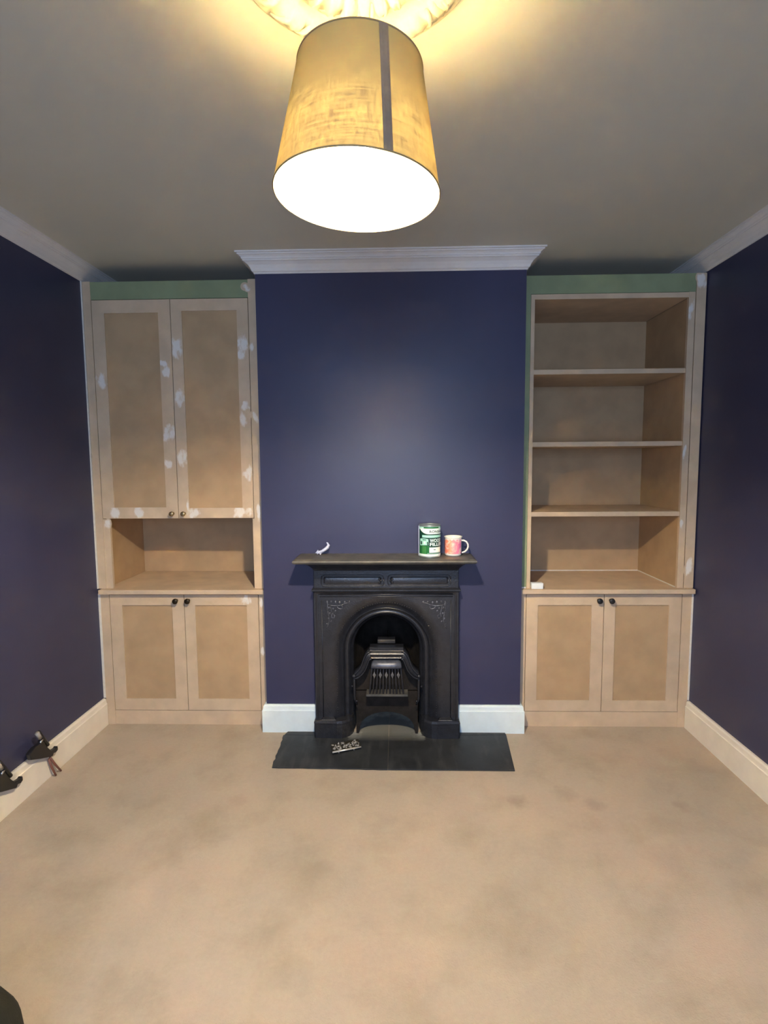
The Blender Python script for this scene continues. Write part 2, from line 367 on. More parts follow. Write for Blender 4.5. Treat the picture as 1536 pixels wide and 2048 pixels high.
# ---------------------------------------------------------------- built-in cupboards
YF = 2.70
def door(parent, x0,x1,z0,z1, px0,px1,pz0,pz1, smears=(), y=YF, t=.02):
    bm = bmesh.new()
    box(bm,x0,px0,y,y+t,z0,z1); box(bm,px1,x1,y,y+t,z0,z1); box(bm,px0,px1,y,y+t,z0,pz0); box(bm,px0,px1,y,y+t,pz1,z1)
    bmesh.ops.remove_doubles(bm, verts=bm.verts[:], dist=1e-5)
    for s in smears: smear(bm,*s,y,1,clip=(x0,x1,z0,pz0) if s[1]<pz0 else (x0,x1,pz1,z1) if s[1]>pz1 else (x0,px0,z0,z1) if s[0]<(x0+x1)/2 else (px1,x1,z0,z1))
    d = obj('door', bm, [MDFF,MDFF_FILL], parent, rec=False)
    obj('door_panel', B(px0-.002,px1+.002,y+.006,y+t-.002,pz0-.002,pz1+.002), MDF, d)
    return d
def knob(parent, x, z, m, y=YF, r=.0145):
    bm = bmesh.new()
    lathe(bm,[(.0075,0),(.006,.004),(.0055,.012),(.008,.016),(r*.92,.019),(r,.022),(r*.96,.026),(r*.7,.0285),(r*.2,.0295)],(x,y,z),28,axis='Y')
    return obj('knob', bm, m, parent, smooth=True)
# left: base cabinet
def base_cabinet(x0,x1, d0,d1, split, pan, knobs, km, z0,label, rsm, doorsm):
    c = thing('base_cabinet', ((x0+x1)/2,YF+.2,0), label,'cabinet','base cabinets in the alcoves')
    bm = bmesh.new()                                   # carcass: sides, floor, back, rails
    box(bm,x0,d0-.003,YF,YF+.02,.0,.704); box(bm,d1+.003,x1,YF,YF+.02,0,.704)
    box(bm,d0-.003,d1+.003,YF+.003,YF+.02,0,z0-.003)
    box(bm,x0+.005,x0+.023,YF+.02,YB-.01,0,.704); box(bm,x1-.023,x1-.005,YF+.02,YB-.01,0,.704)
    box(bm,x0+.023,x1-.023,YB-.022,YB-.01,0,.704); box(bm,x0+.023,x1-.023,YF+.025,YB-.022,z0-.02,z0)
    for s in rsm: smear(bm,*s,YF,1,clip=(d1+.004,x1,0,.7))
    obj('carcass', bm, [MDFF,MDFF_FILL], c, rec=False)
    for k in range(2):
        a,b = (d0,split-.0015) if k==0 else (split+.0015,d1)
        p = pan[k]; dd = door(c,a,b,z0,.697,p[0],p[1],.141,.642, doorsm[k])
        knob(dd,knobs[k],.668,km)
    gx = (XL+.0005,x0) if x0<0 else (x1,XR-.0005)
    obj('caulk_line', B(gx[0],gx[1],2.698,2.712,.145,.704), CAULK, c)
    return c
base_cabinet(-.868,-.005,-.820,-.045,-.430,((-.757,-.494),(-.374,-.105)),(-.469,-.406),BRONZE,.079,
    'unpainted two-door base cabinet left of the fireplace, bronze knobs, filler on its right edge',
    [(-.028,.657,.009,.027,0),(-.030,.396,.010,.027,0)],[[],[(-.109,.667,.025,.025,20)]])
base_cabinet(1.296,2.156,1.3285,2.107,1.7195,((1.387,1.658),(1.777,2.046)),(1.691,1.751),BLACK,.083,
    'unpainted two-door base cabinet right of the fireplace with small black knobs','','' or [[],[]])
# worktops
for x0,x1,lab in ((-.862,-.004,'unpainted wooden worktop over the left base cabinet, empty niche above it'),(1.294,2.158,'unpainted wooden worktop over the right base cabinet, small white block on it')):
    o = obj('worktop', B(x0,x1,2.67,YB-.005,.706,.729), MDFF, bevel=.002); tag(o,lab,'worktop','worktops in the alcoves')
# left: tall wall cupboard with niche
wc = thing('tall_cupboard', (-.44,2.9,.73),'tall unpainted two-door cupboard left of the chimney breast, filler patches, open niche below','cupboard')
bm = bmesh.new()
box(bm,-.872,-.835,YF,YF+.02,.73,2.268); box(bm,-.052,-.012,YF,YF+.02,.73,2.268)
for s in [(-.066,2.232,.015,.015,20),(-.050,2.221,.014,.012,0),(-.040,1.944,.010,.021,0),(-.033,1.600,.014,.026,-30),(-.029,1.120,.010,.041,0)]:
    smear(bm,*s,YF-.0005,1)
obj('face_frame', bm, [MDFF,MDFF_FILL], wc, rec=False)
obj('header', B(-.835,-.052,YF+.002,YF+.02,2.181,2.266), GREEN, wc)
obj('niche_stile', B(-.062,-.052,YF+.004,YF+.02,.73,1.092), MDFF, wc)
bm = bmesh.new(); box(bm,-.835,-.800,YF+.004,YF+.02,.73,1.092)
smear(bm,-.812,1.064,.015,.024,15,YF+.004,1)
obj('niche_stile', bm, [MDFF,MDFF_FILL], wc, rec=False)
bm = bmesh.new()
box(bm,-.862,-.844,YF+.02,YB-.02,.73,2.18); obj('side_panel', bm, MDF, wc)
obj('side_panel', B(-.052,-.034,YF+.02,YB-.02,.73,2.18), MDF, wc)
obj('back_panel', B(-.862,-.034,YB-.02,YB-.008,.73,2.18), MDF, wc)
obj('top_panel', B(-.844,-.052,YF+.02,YB-.02,2.162,2.18), MDF, wc)
obj('niche_ceiling', B(-.844,-.052,YF+.022,YB-.02,1.10,1.118), MDF, wc)
d = door(wc,-.832,-.4415,1.095,2.178,-.771,-.502,1.151,2.115,D1); knob(d,-.468,1.119,BRASS,r=.0125)
d = door(wc,-.4385,-.055,1.095,2.178,-.384,-.111,1.147,2.121,D2); knob(d,-.409,1.119,BRASS,r=.0125)
# white line of old paint along the wall beside the unit
bm = bmesh.new(); box(bm,-.8795,-.873,2.694,2.705,.731,2.27); obj('caulk_line', bm, CAULK, wc)
# right: open bookcase
bk = thing('bookcase', (1.73,2.9,.73),'tall open unpainted bookcase with three shelves and old green edging, right of the chimney breast','bookcase')
obj('header', B(1.296,2.112,YF+.002,YF+.02,2.176,2.262), GREEN, bk)
obj('edging_strip', B(1.296,1.3265,YF+.002,YF+.02,.736,2.176), GREEN, bk)
bm = bmesh.new(); box(bm,1.295,1.325,YF-.004,YF+.004,.7295,.737); obj('caulk_blob', bm, CAULK, bk, bevel=.002)
bm = bmesh.new(); box(bm,2.114,2.160,YF,YF+.02,.73,2.262)
for s in [(2.125,2.242,.014,.018,0),(2.140,2.224,.020,.038,0),(2.135,.837,.017,.041,10)]: smear(bm,*s,YF,1,clip=(2.105,2.160,.73,2.262))
obj('face_frame', bm, [MDFF,MDFF_FILL], bk, rec=False)
bm = bmesh.new(); box(bm,2.082,2.112,YF+.004,YB-.02,.73,2.15)
obj('side_panel', bm, MDF, bk)
bm = bmesh.new(); box(bm,2.0795,2.110,YF,YF+.018,.73,2.175)
for s in [(2.089,2.088,.012,.048,10),(2.088,1.411,.008,.031,10),(2.088,1.052,.009,.029,0)]: smear(bm,*s,YF,1,clip=(2.0795,2.110,.73,2.17))
obj('edge_lipping', bm, [MDFF,MDFF_FILL], bk, rec=False)
obj('side_panel', B(1.3275,1.3455,YF+.001,YB-.02,.73,2.15), MDFF, bk)
obj('back_panel', B(1.3275,2.112,YB-.02,YB-.008,.73,2.15), MDF, bk)
obj('top_panel', B(1.3275,2.0795,YF+.001,YB-.02,2.15,2.174), MDFF, bk)
for z in (1.794,1.442,1.094):
    obj('shelf', B(1.3455,2.0795,YF+.004,YB-.02,z,z+.0235), MDFF, bk, bevel=.0015)
bm = bmesh.new(); box(bm,1.3455,2.082,YB-.024,YB-.0205,.7292,.734); box(bm,2.0785,2.0815,YF+.02,YB-.024,.7292,.734)
obj('caulk_bead', bm, CAULK, bk)
o = obj('block', B(1.349,1.408,2.682,2.712,.7292,.760), mat('white_card',(.82,.86,.88),.5), bevel=.003)
tag(o,'small white block at the left front corner of the right worktop','block')

# ---------------------------------------------------------------- cast-iron fireplace
fp = thing('fireplace', (.617,2.60,0),'black cast-iron fireplace with arched opening, grate and mantel shelf, on the chimney breast','fireplace')
CXF, ZC = .617, .437
X0,X1,ZT = .259,.974,.748
Yp = 2.585
def arch(r, y, nleg=6, narc=None):
    pts = [(CXF-r,y,ZC*k/nleg) for k in range(nleg)]
    for a in ARC: pts.append((CXF-r*math.cos(a),y,ZC+r*math.sin(a)))
    pts += [(CXF+r,y,ZC*(nleg-1-k)/nleg) for k in range(nleg)]
    return pts
ca = math.atan2(ZT-ZC,CXF-X0)
ARC = sorted([PI*i/40 for i in range(41)]+[ca,PI-ca])
def outer(y, ins=0):
    x0,x1,zt = X0+ins,X1-ins,ZT-ins; pts = [(x0,y,ZC*k/6) for k in range(6)]
    for a in ARC:
        dx,dz = -math.cos(a),math.sin(a)
        t = 1e9
        if dz>1e-6: t = min(t,(zt-ZC)/dz)
        if abs(dx)>1e-6: t = min(t,((x1-CXF) if dx>0 else (CXF-x0))/abs(dx))
        pts.append((CXF+dx*t,y,ZC+dz*t))
    return pts+[(x1,y,ZC*(5-k)/6) for k in range(6)]
rings = [outer(2.641),outer(2.588),outer(Yp-.001,.003),outer(Yp-.001,.012),outer(Yp+.004,.016),outer(Yp+.004,.022),outer(Yp,.0235),outer(Yp,.0245)]
for r,y in ((.290,Yp),(.287,Yp),(.284,Yp),(.270,Yp+.0015),(.258,Yp+.005),(.247,Yp+.010),(.238,Yp+.016),(.230,Yp+.023),(.224,Yp+.029),(.221,Yp+.030),(.2195,Yp+.024),(.216,Yp+.022),(.212,Yp+.026),(.210,Yp+.042),(.203,Yp+.046),(.196,Yp+.048),(.190,Yp+.044),(.186,Yp+.040),(.182,Yp+.044),(.179,Yp+.056),(.172,Yp+.060),(.168,Yp+.066),(.165,Yp+.085),(.164,2.71)):
    rings.append(arch(r,y))
bm = bmesh.new(); loft(bm, rings, closed=False, cap=False)
fr_ = obj('surround', bm, IRON, fp, smooth=True, rec=False)
ZL = .0062
for v in fr_.data.vertices: v.co.z = max(v.co.z,ZL)
md = fr_.modifiers.new('split','EDGE_SPLIT'); md.split_angle = .9
# fireback: tapered sooty recess
bm = bmesh.new(); loft(bm,[arch(.164,2.71),arch(.160,2.74),arch(.13,2.90),arch(.05,2.93),arch(.001,2.935)],closed=False,cap=False)
fbk = obj('fireback', bm, SOOT, fp, smooth=True, rec=False)
for v in fbk.data.vertices: v.co.z = max(v.co.z,ZL)
# frieze with two raised panels
bm = bmesh.new(); box(bm,.262,.971,2.585,2.641,.748,.852); obj('frieze', bm, IRON, fp, bevel=.002)
def rrect(x0,x1,z0,z1,r,y,n=6):
    P = []
    for cx,cz,a0 in ((x1-r,z1-r,0),(x0+r,z1-r,PI/2),(x0+r,z0+r,PI),(x1-r,z0+r,3*PI/2)):
        for k in range(n+1): a = a0+PI/2*k/n; P.append((cx+r*math.cos(a),y,cz+r*math.sin(a)))
    return P
for x0,x1 in ((.300,.606),(.626,.932)):
    bm = bmesh.new()
    P = rrect(x0,x1,.769,.823,.018,2.584); tube(bm,P+[P[0]],.0028,6)
    P = rrect(x0+.012,x1-.012,.777,.815,.010,2.584); tube(bm,P+[P[0]],.0016,6)
    loft(bm,[rrect(x0+.013,x1-.013,.778,.814,.009,2.586),rrect(x0+.013,x1-.013,.778,.814,.009,2.583),rrect(x0+.020,x1-.020,.783,.809,.006,2.581)])
    xe = x1-.022 if x0<.5 else x0+.022
    for dz in (-.008,.008): ball(bm,(xe,2.580,.796+dz),.006)
    ball(bm,(xe+(.010 if x0<.5 else -.010),2.580,.796),.005)
    obj('frieze_panel', bm, IRON, fp, smooth=True)
# ledge mouldings between frieze and surround
def shelf_rings(L):
    return [[(a,y,z),(b,y,z),(b,2.641,z),(a,2.641,z)] for a,b,y,z in L]
bm = bmesh.new(); loft(bm, shelf_rings([(.262,.971,2.585,.738),(.257,.976,2.579,.742),(.252,.981,2.571,.746),(.252,.981,2.571,.752),(.257,.976,2.576,.756),(.262,.971,2.585,.760)])); obj('ledge_moulding', bm, IRON, fp, smooth=False)
bm = bmesh.new()
for z,r in ((.727,.003),(.716,.002)): tube(bm,[(.29,Yp-.0005,z),(.944,Yp-.0005,z)],r,8)
for x in (.300,.934): tube(bm,[(x,Yp-.0005,.10),(x,Yp-.0005,.70)],.0022,8)
obj('panel_bead', bm, IRON, fp, smooth=True)
# spandrel ornaments: scrolls, buds and tails
for s in (-1,1):
    bm = bmesh.new(); f = lambda u,w: (CXF+s*(.294-u*1.1),Yp-.001,.694-w*1.1)
    tube(bm,[f(.0,.012),f(.02,.020),f(.045,.022),f(.07,.018),f(.085,.010),f(.105,.006)],[.001,.003,.003,.003,.002,.001],6)
    tube(bm,[f(.0,.000),f(.006,.012),f(.004,.04),f(.010,.065),f(.012,.09),f(.004,.115),f(-.001,.125)],[.001,.003,.0025,.003,.003,.002,.001],6)
    tube(bm,[f(.018,.022),f(.024,.05),f(.022,.075),f(.034,.078),f(.038,.066),f(.030,.060)],[.001,.0028,.003,.0026,.002,.001],6)
    tube(bm,[f(.045,.022),f(.055,.034),f(.068,.036),f(.074,.026),f(.066,.020)],[.001,.0025,.0028,.002,.001],6)
    for u,w,r,a in ((.004,.004,.005,0),(.022,.003,.0045,0),(.041,.005,.0055,0),(.060,.006,.005,0),(.082,.004,.0045,.4),(.102,.004,.006,.8),(.012,.030,.005,.5),(.030,.034,.0045,-.4),(.015,.056,.0045,.3),(.008,.080,.0045,.2),(.020,.092,.004,.6),(.050,.030,.004,.1),(.040,.044,.004,.6),(.028,.058,.0035,.2),(.001,.104,.0035,0)):
        ball(bm, f(u,w), r, 1,.55,1.35, a)
    obj('spandrel_ornament', bm, ORN, fp, smooth=True)
# plinth blocks, rounding into the opening
for s in (-1,1):
    g = lambda x,y: (CXF+s*(CXF-x),y)
    poly = [(.255,2.641),(.255,2.566),(.262,2.558),(.335,2.556),(.37,2.553),(.395,2.556),(.415,2.566),(.432,2.582),(.443,2.602),(.448,2.625),(.448,2.641)]
    bm = bmesh.new()
    c = (.35,2.60)
    rr = []
    for z,k in ((.0062,1),(.075,1),(.079,1.012),(.083,1.012),(.088,.99),(.094,.965)):
        rr.append([(*g(c[0]+(x-c[0])*k, min(2.641,c[1]+(y-c[1])*k)),z) for x,y in poly])
    loft(bm, rr); obj('plinth_block', bm, IRON, fp)
    bm = bmesh.new()
    rr = [[(*g(x,y),z) for x,y in ((a,2.590),(a,yy),(b,yy),(b,2.590))] for z,a,b,yy in ((.088,.286,.368,2.562),(.096,.292,.362,2.566),(.103,.300,.352,2.583))]
    loft(bm, rr); obj('plinth_boss', bm, IRON, fp, bevel=.001)
# beaded ring round the arch
bm = bmesh.new()
P = arch(.2475,Yp+.004)
k = 0
for i in range(64):
    a = PI*i/63; ball(bm,(CXF-.2475*math.cos(a),Yp+.008,ZC+.2475*math.sin(a)),.0026)
for i in range(26):
    z = .11+i*.0125
    for s in (-1,1): ball(bm,(CXF+s*.2475,Yp+.008,z),.0026)
obj('arch_beading', bm, IRON, fp, smooth=True)
# mantel shelf and the cove under it
bm = bmesh.new(); loft(bm, shelf_rings([(.246,.990,2.500,.896),(.190,1.035,2.462,.900),(.184,1.041,2.457,.905),(.183,1.042,2.455,.910),(.184,1.041,2.457,.915),(.190,1.035,2.462,.918),(.196,1.029,2.468,.921)]))
obj('mantel_shelf', bm, IRONTOP, fp)
bm = bmesh.new(); loft(bm, shelf_rings([(.268,.965,2.582,.846),(.266,.967,2.578,.850),(.264,.969,2.566,.853),(.262,.971,2.560,.860),(.258,.975,2.545,.868),(.252,.981,2.528,.878),(.246,.987,2.512,.886),(.240,.993,2.502,.890),(.240,.993,2.500,.898)]))
obj('mantel_cove', bm, IRON, fp, smooth=False)
# hood moulding
bm = bmesh.new()
prof = [(2.60,.412),(2.556,.412),(2.552,.416),(2.556,.421),(2.556,.426),(2.549,.431),(2.547,.438),(2.550,.443),(2.555,.446),(2.551,.450),(2.549,.454),(2.553,.458),(2.553,.462),(2.545,.465),(2.544,.471),(2.550,.474),(2.60,.474)]
prism(bm, prof, 'X', .536,.701); obj('hood_moulding', bm, IRON, fp, bevel=.0008)
bm = bmesh.new(); prism(bm,[(2.600,.478),(2.590,.480),(2.588,.492),(2.594,.498),(2.640,.496),(2.66,.478)],'X',.574,.660); obj('damper_tab', bm, IRON, fp)
# S-shaped arms
for s in (-1,1):
    g = lambda x,z,y: (CXF+s*(CXF-x),y,z)
    path = [(.540,.452),(.524,.446),(.512,.430),(.503,.408),(.496,.385),(.486,.364),(.472,.348),(.460,.338),(.456,.330)]
    bm = bmesh.new()
    inner = [(.545,.412),(.535,.408),(.530,.396),(.522,.375),(.514,.355),(.502,.338),(.486,.322),(.470,.314),(.456,.312)]
    for y0,d in ((2.556,0),):
        A = [g(x,z,2.556) for x,z in path]; Bq = [g(x,z,2.552) for x,z in inner]; Bk = [g(x,z,2.640) for x,z in inner]; Ak = [g(x,z,2.640) for x,z in path]
        loft(bm,[list(q) for q in zip(A,Bq,Bk,Ak)])
    for f_ in (0.05,.5,.95):
        tube(bm,[g(a[0]+(b[0]-a[0])*f_, a[1]+(b[1]-a[1])*f_, 2.552) for a,b in zip(path,inner)],.0038 if f_!=.5 else .003,8)
    ball(bm, g(.458,.328,2.550), .009)
    tube(bm,[g(.458,.328,2.556),g(.459,.30,2.556),g(.459,.21,2.558),g(.466,.19,2.562),g(.470,.175,2.57)],[.006,.006,.006,.0055,.004],8)
    ball(bm, g(.470,.200,2.553), .005)
    ball(bm, g(.444,.255,2.600), .0055)
    obj('hood_arm', bm, IRON, fp, smooth=True)
# dark plate behind arms and bars
bm = bmesh.new()
plate = [(.462,.0),(.462,.33),(.500,.36),(.520,.41),(.545,.44),(.69,.44),(.714,.41),(.734,.36),(.772,.33),(.772,.0),(.745,.0)]
plate = [(.462,.232),(.462,.322),(.500,.345),(.522,.38),(.545,.43),(.69,.43),(.712,.38),(.734,.345),(.772,.322),(.772,.232)]
prism(bm, plate, 'Y', 2.612, 2.618); obj('grate_back', bm, SOOT, fp)
# basket front: pillow top, bars with diamond bosses
bm = bmesh.new()
rr = []
for q in range(9):
    t = q/8; z = .366+.040*t; w = .074+(-.004 if t<.9 else 0)-.012*max(0,t-.6)**2*6; dpt = .020*math.sin(PI*min(1,.15+t*.8))
    rr.append(rrect(CXF-w,CXF+w,0,1,.4,0))
bm = bmesh.new()
loft(bm,[[(CXF+sx*w,y,z) for sx,y in ((-1,2.605),(-1,yy+.006),(-.93,yy),(-.5,yy-.003),(0,yy-.004),(.5,yy-.003),(.93,yy),(1,yy+.006),(1,2.605))] for z,w,yy in ((.362,.077,2.560),(.366,.0765,2.548),(.374,.0755,2.541),(.384,.074,2.541),(.394,.071,2.547),(.401,.066,2.556),(.405,.060,2.568))])
obj('basket_top', bm, POLI, fp, smooth=True)
nb = 0
for i in range(11):
    t = (i-5)/5
    xt, xb = CXF+t*.071, CXF+t*.083
    if i in (1,3,5,7,9): pass
    boss = i in (1,3,5,7,9)
    bm = bmesh.new()
    w = 1 if not boss else .75
    tube(bm,[(xt,2.552,.366),(xt+(xb-xt)*.2,2.545,.345),(xt+(xb-xt)*.6,2.545,.29),(xb,2.552,.238)],[.0042*w,.0048*w,.0052*w,.0045*w],8)
    if boss:
        x = CXF+t*.0735; c = Vector((x,2.538,.338)); R = [Vector((0,0,.018)),Vector((.0078,0,0)),Vector((0,0,-.018)),Vector((-.0078,0,0))]
        vs = [bm.verts.new(c+r) for r in R]; a = bm.verts.new(c+Vector((0,-.005,.003))); b = bm.verts.new(c+Vector((0,.005,0)))
        for k in range(4):
            bm.faces.new((vs[k],vs[(k+1)%4],a)).material_index = 1; bm.faces.new((vs[(k+1)%4],vs[k],b)).material_index = 1
    obj('grate_bar', bm, [IRON,WORN], fp)
bm = bmesh.new(); box(bm,.517,.722,2.540,2.606,.228,.238); obj('grate_ledge', bm, IRONTOP, fp, bevel=.0015)
# ash panel with arched foot
bm = bmesh.new()
P = [(.462,.229),(.462,.0062),(.474,.0062)]+[(.617-.138*math.cos(PI*k/16),.035+.085*math.sin(PI*k/16)) for k in range(17)]+[(.760,.0062),(.772,.0062),(.772,.229)]
prism(bm, P, 'Y', 2.606, 2.611); obj('ash_panel', bm, SOOT, fp)

# ---------------------------------------------------------------- hearth
def hearth_mat():
    m = mat('slate_hearth',(.026,.029,.033),.5,spec=.4,var=.25,vscale=7,bump=.25,bscale=90)
    N = m.node_tree.nodes; L = m.node_tree.links; b = N['Principled BSDF']; src = b.inputs['Base Color'].links[0].from_socket
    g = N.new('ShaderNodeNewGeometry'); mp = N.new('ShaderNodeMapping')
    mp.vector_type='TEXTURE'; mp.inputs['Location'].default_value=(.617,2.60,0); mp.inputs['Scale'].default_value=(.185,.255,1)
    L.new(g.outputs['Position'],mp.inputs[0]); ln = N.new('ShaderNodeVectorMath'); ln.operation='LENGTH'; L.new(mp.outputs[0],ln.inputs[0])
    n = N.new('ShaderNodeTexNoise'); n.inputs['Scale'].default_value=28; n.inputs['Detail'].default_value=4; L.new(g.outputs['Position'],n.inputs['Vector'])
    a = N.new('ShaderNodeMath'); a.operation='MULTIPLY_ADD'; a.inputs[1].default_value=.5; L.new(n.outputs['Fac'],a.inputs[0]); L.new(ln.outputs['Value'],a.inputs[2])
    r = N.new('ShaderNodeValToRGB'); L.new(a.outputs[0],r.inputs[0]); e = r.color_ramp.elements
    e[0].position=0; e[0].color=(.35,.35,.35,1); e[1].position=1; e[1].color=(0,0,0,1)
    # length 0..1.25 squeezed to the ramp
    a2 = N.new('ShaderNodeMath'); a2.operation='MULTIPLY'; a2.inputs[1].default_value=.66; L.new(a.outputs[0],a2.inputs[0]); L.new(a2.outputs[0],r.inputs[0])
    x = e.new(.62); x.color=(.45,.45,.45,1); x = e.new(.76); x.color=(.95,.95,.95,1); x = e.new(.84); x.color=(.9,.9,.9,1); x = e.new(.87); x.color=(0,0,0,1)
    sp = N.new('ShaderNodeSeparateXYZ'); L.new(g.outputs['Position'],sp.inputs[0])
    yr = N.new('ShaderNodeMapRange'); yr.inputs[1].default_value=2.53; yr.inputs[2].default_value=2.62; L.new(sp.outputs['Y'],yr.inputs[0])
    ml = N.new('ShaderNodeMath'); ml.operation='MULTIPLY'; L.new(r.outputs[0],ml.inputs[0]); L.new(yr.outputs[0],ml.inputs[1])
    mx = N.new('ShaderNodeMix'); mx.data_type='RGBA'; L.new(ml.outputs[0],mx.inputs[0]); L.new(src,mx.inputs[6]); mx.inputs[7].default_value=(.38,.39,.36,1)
    # joints between the tiles, streaks of dust
    cur = mx.outputs[2]
    st = N.new('ShaderNodeTexNoise'); st.inputs['Scale'].default_value=9; st.inputs['Detail'].default_value=6
    mp2 = N.new('ShaderNodeMapping'); mp2.inputs['Scale'].default_value=(3,.6,1); L.new(g.outputs['Position'],mp2.inputs[0]); L.new(mp2.outputs[0],st.inputs['Vector'])
    sr = N.new('ShaderNodeMapRange'); sr.inputs[1].default_value=.52; sr.inputs[2].default_value=.75; sr.inputs[4].default_value=.35; L.new(st.outputs['Fac'],sr.inputs[0])
    mx = N.new('ShaderNodeMix'); mx.data_type='RGBA'; L.new(sr.outputs[0],mx.inputs[0]); L.new(cur,mx.inputs[6]); mx.inputs[7].default_value=(.10,.10,.095,1)
    L.new(mx.outputs[2],b.inputs['Base Color']); return m
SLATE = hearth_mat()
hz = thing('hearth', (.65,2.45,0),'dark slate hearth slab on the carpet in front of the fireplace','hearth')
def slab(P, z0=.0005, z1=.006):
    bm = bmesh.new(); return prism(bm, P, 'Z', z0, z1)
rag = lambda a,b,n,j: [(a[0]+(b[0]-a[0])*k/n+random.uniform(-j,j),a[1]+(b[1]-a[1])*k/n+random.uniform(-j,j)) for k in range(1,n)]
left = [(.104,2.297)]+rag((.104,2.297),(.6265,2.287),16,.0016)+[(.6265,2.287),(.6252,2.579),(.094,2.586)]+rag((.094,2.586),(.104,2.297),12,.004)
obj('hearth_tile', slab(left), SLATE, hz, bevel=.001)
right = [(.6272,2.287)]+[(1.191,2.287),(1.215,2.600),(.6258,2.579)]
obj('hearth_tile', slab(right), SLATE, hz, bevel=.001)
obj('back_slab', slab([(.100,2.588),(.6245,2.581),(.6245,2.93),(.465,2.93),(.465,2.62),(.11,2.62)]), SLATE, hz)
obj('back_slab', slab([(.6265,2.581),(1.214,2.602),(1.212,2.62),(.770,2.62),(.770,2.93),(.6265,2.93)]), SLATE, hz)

# ornate cast plate lying on the hearth
A,Bp,C_,D_ = Vector((.364,2.407,.0)),Vector((.495,2.458,0)),Vector((.478,2.528,0)),Vector((.345,2.488,0))
pl = thing('ornamental_plate', (.42,2.465,.006),'small ornate cast plate with a bright front edge lying on the hearth','plate')
def Q(u,v,z=0): 
    p = A+(Bp-A)*u+(D_-A)*v; return Vector((p.x,p.y,.0065+.006*(1-v)+z))
bm = bmesh.new(); loft(bm,[[Q(0,0),Q(1,0),Q(1,1),Q(0,1)],[Q(0,0,.005),Q(1,0,.005),Q(1,1,.005),Q(0,1,.005)]]); obj('plate', bm, mat('tarnished_plate',(.06,.055,.04),.45,metal=.5,var=.4,vscale=60), pl)
bm = bmesh.new(); tube(bm,[Q(0,-.03,.004),Q(1,-.03,.004)],.0042,10); obj('edge_bar', bm, mat('polished_edge',(.85,.82,.74),.3,metal=.5), pl, smooth=True)
bm = bmesh.new()
for i in range(46):
    u,v = random.uniform(.06,.94),random.uniform(.12,.92); ball(bm,Q(u,v,.006),random.uniform(.003,.0065),1.4,1,.6,random.random()*3)
for k in range(6):
    u = .1+.16*k; tube(bm,[Q(u,.2,.007),Q(u+.06,.35,.010),Q(u+.02,.55,.008),Q(u+.07,.75,.008)],[.001,.0025,.0025,.001],6)
obj('scrollwork', bm, mat('pewter_scroll',(.42,.40,.37),.4,metal=.5,var=.4,vscale=80), pl, smooth=True)
for u in (.22,.75):
    bm = bmesh.new(); ball(bm,Q(u,-.02,-.003),.0035); obj('stud', bm, WORN, pl, smooth=True)

# ---------------------------------------------------------------- things on the mantel
ZM = .9213
tin = thing('filler_tin', (.829,2.557,ZM),'green and white tin of wood filler on the mantel beside the mug','tin')
TX,TY,TR = .829,2.557,.0525
TZ = ZM
bm = bmesh.new(); lathe(bm,[(TR-.002,0),(TR,.001),(TR,.003),(TR-.0015,.005),(TR-.0015,.147),(TR,.149),(TR,.151),(TR-.001,.153),(TR-.004,.153),(TR-.006,.149),(TR-.012,.149),(TR-.013,.152),(.002,.152)],(TX,TY,TZ),64)
obj('can', bm, mat('tin_steel',(.42,.50,.48),.3,metal=.7), tin, smooth=False, bevel=0)
def tmat(n,c): return mat(n,c,.35,spec=.4)
G1 = tmat('label_dark_green',(.006,.055,.040)); G2 = tmat('label_green',(.012,.16,.045)); MINT = tmat('label_mint',(.42,.80,.68)); PW = tmat('label_white',(.80,.93,.92)); INK = tmat('label_ink',(.01,.02,.02))
ROT = math.atan2(TX-.678,TY)             # the label faces the camera's side of the room
def TP(s,z,e): a = -PI/2-ROT+s/TR+.0; return (TX+(TR-.0013+e)*math.cos(a),TY+(TR-.0013+e)*math.sin(a),TZ+z)
def lab(bm, s0,s1,fl,fu,e,mi,n=24):
    V = []
    for i in range(n+1):
        s = s0+(s1-s0)*i/n; u = i/n
        lo_ = fl(u) if callable(fl) else fl; hi = fu(u) if callable(fu) else fu
        V.append((bm.verts.new(TP(s,lo_,e)),bm.verts.new(TP(s,hi,e))))
    for a,b in zip(V,V[1:]):
        f = bm.faces.new((a[0],b[0],b[1],a[1])); f.material_index = mi
# px in the close-up -> arc length s and height z on the tin
ss = lambda px: TR*math.asin(max(-.999,min(.999,(px-588)/214)))
zz = lambda py: (838-py)/4.17e3
bm = bmesh.new()
lab(bm,ss(384),ss(384)+2*PI*TR*.93,.006,.146,0.0002,0,80)
lab(bm,ss(384),.085,lambda u:.134-.004*u,.1465,.0004,2,30)
lab(bm,ss(470),ss(760),.1345,.1455,.0006,1)
lab(bm,ss(388),.085,lambda u:max(.111,zz(370)-0*u+(.030*(1-min(1,u*2.6))**2)),lambda u:.1385,.0008,3,40)
lab(bm,ss(440),.085,zz(440),zz(392),.0004,2,20)
lab(bm,ss(384),ss(576),zz(762),zz(600),.0004,1,16)
lab(bm,ss(440),ss(520),zz(762),zz(610),.0006,5,8)
lab(bm,ss(402),ss(562),lambda u:zz(602)+.004*u,lambda u:zz(470)+.003*math.sin(u*PI),.0006,2,12)
for a,b,c,d in ((415,440,580,515),(535,556,585,520),(450,520,492,478),(470,505,560,520)): lab(bm,ss(a),ss(b),zz(c),zz(d),.0008,0 if a!=470 else 3,6)
lab(bm,ss(580),.066,zz(735),zz(632),.0006,3,16)
lab(bm,ss(662),ss(702),zz(684),zz(672),.0008,4,4)
lab(bm,ss(540),.07,zz(752),zz(745),.0006,2,12)
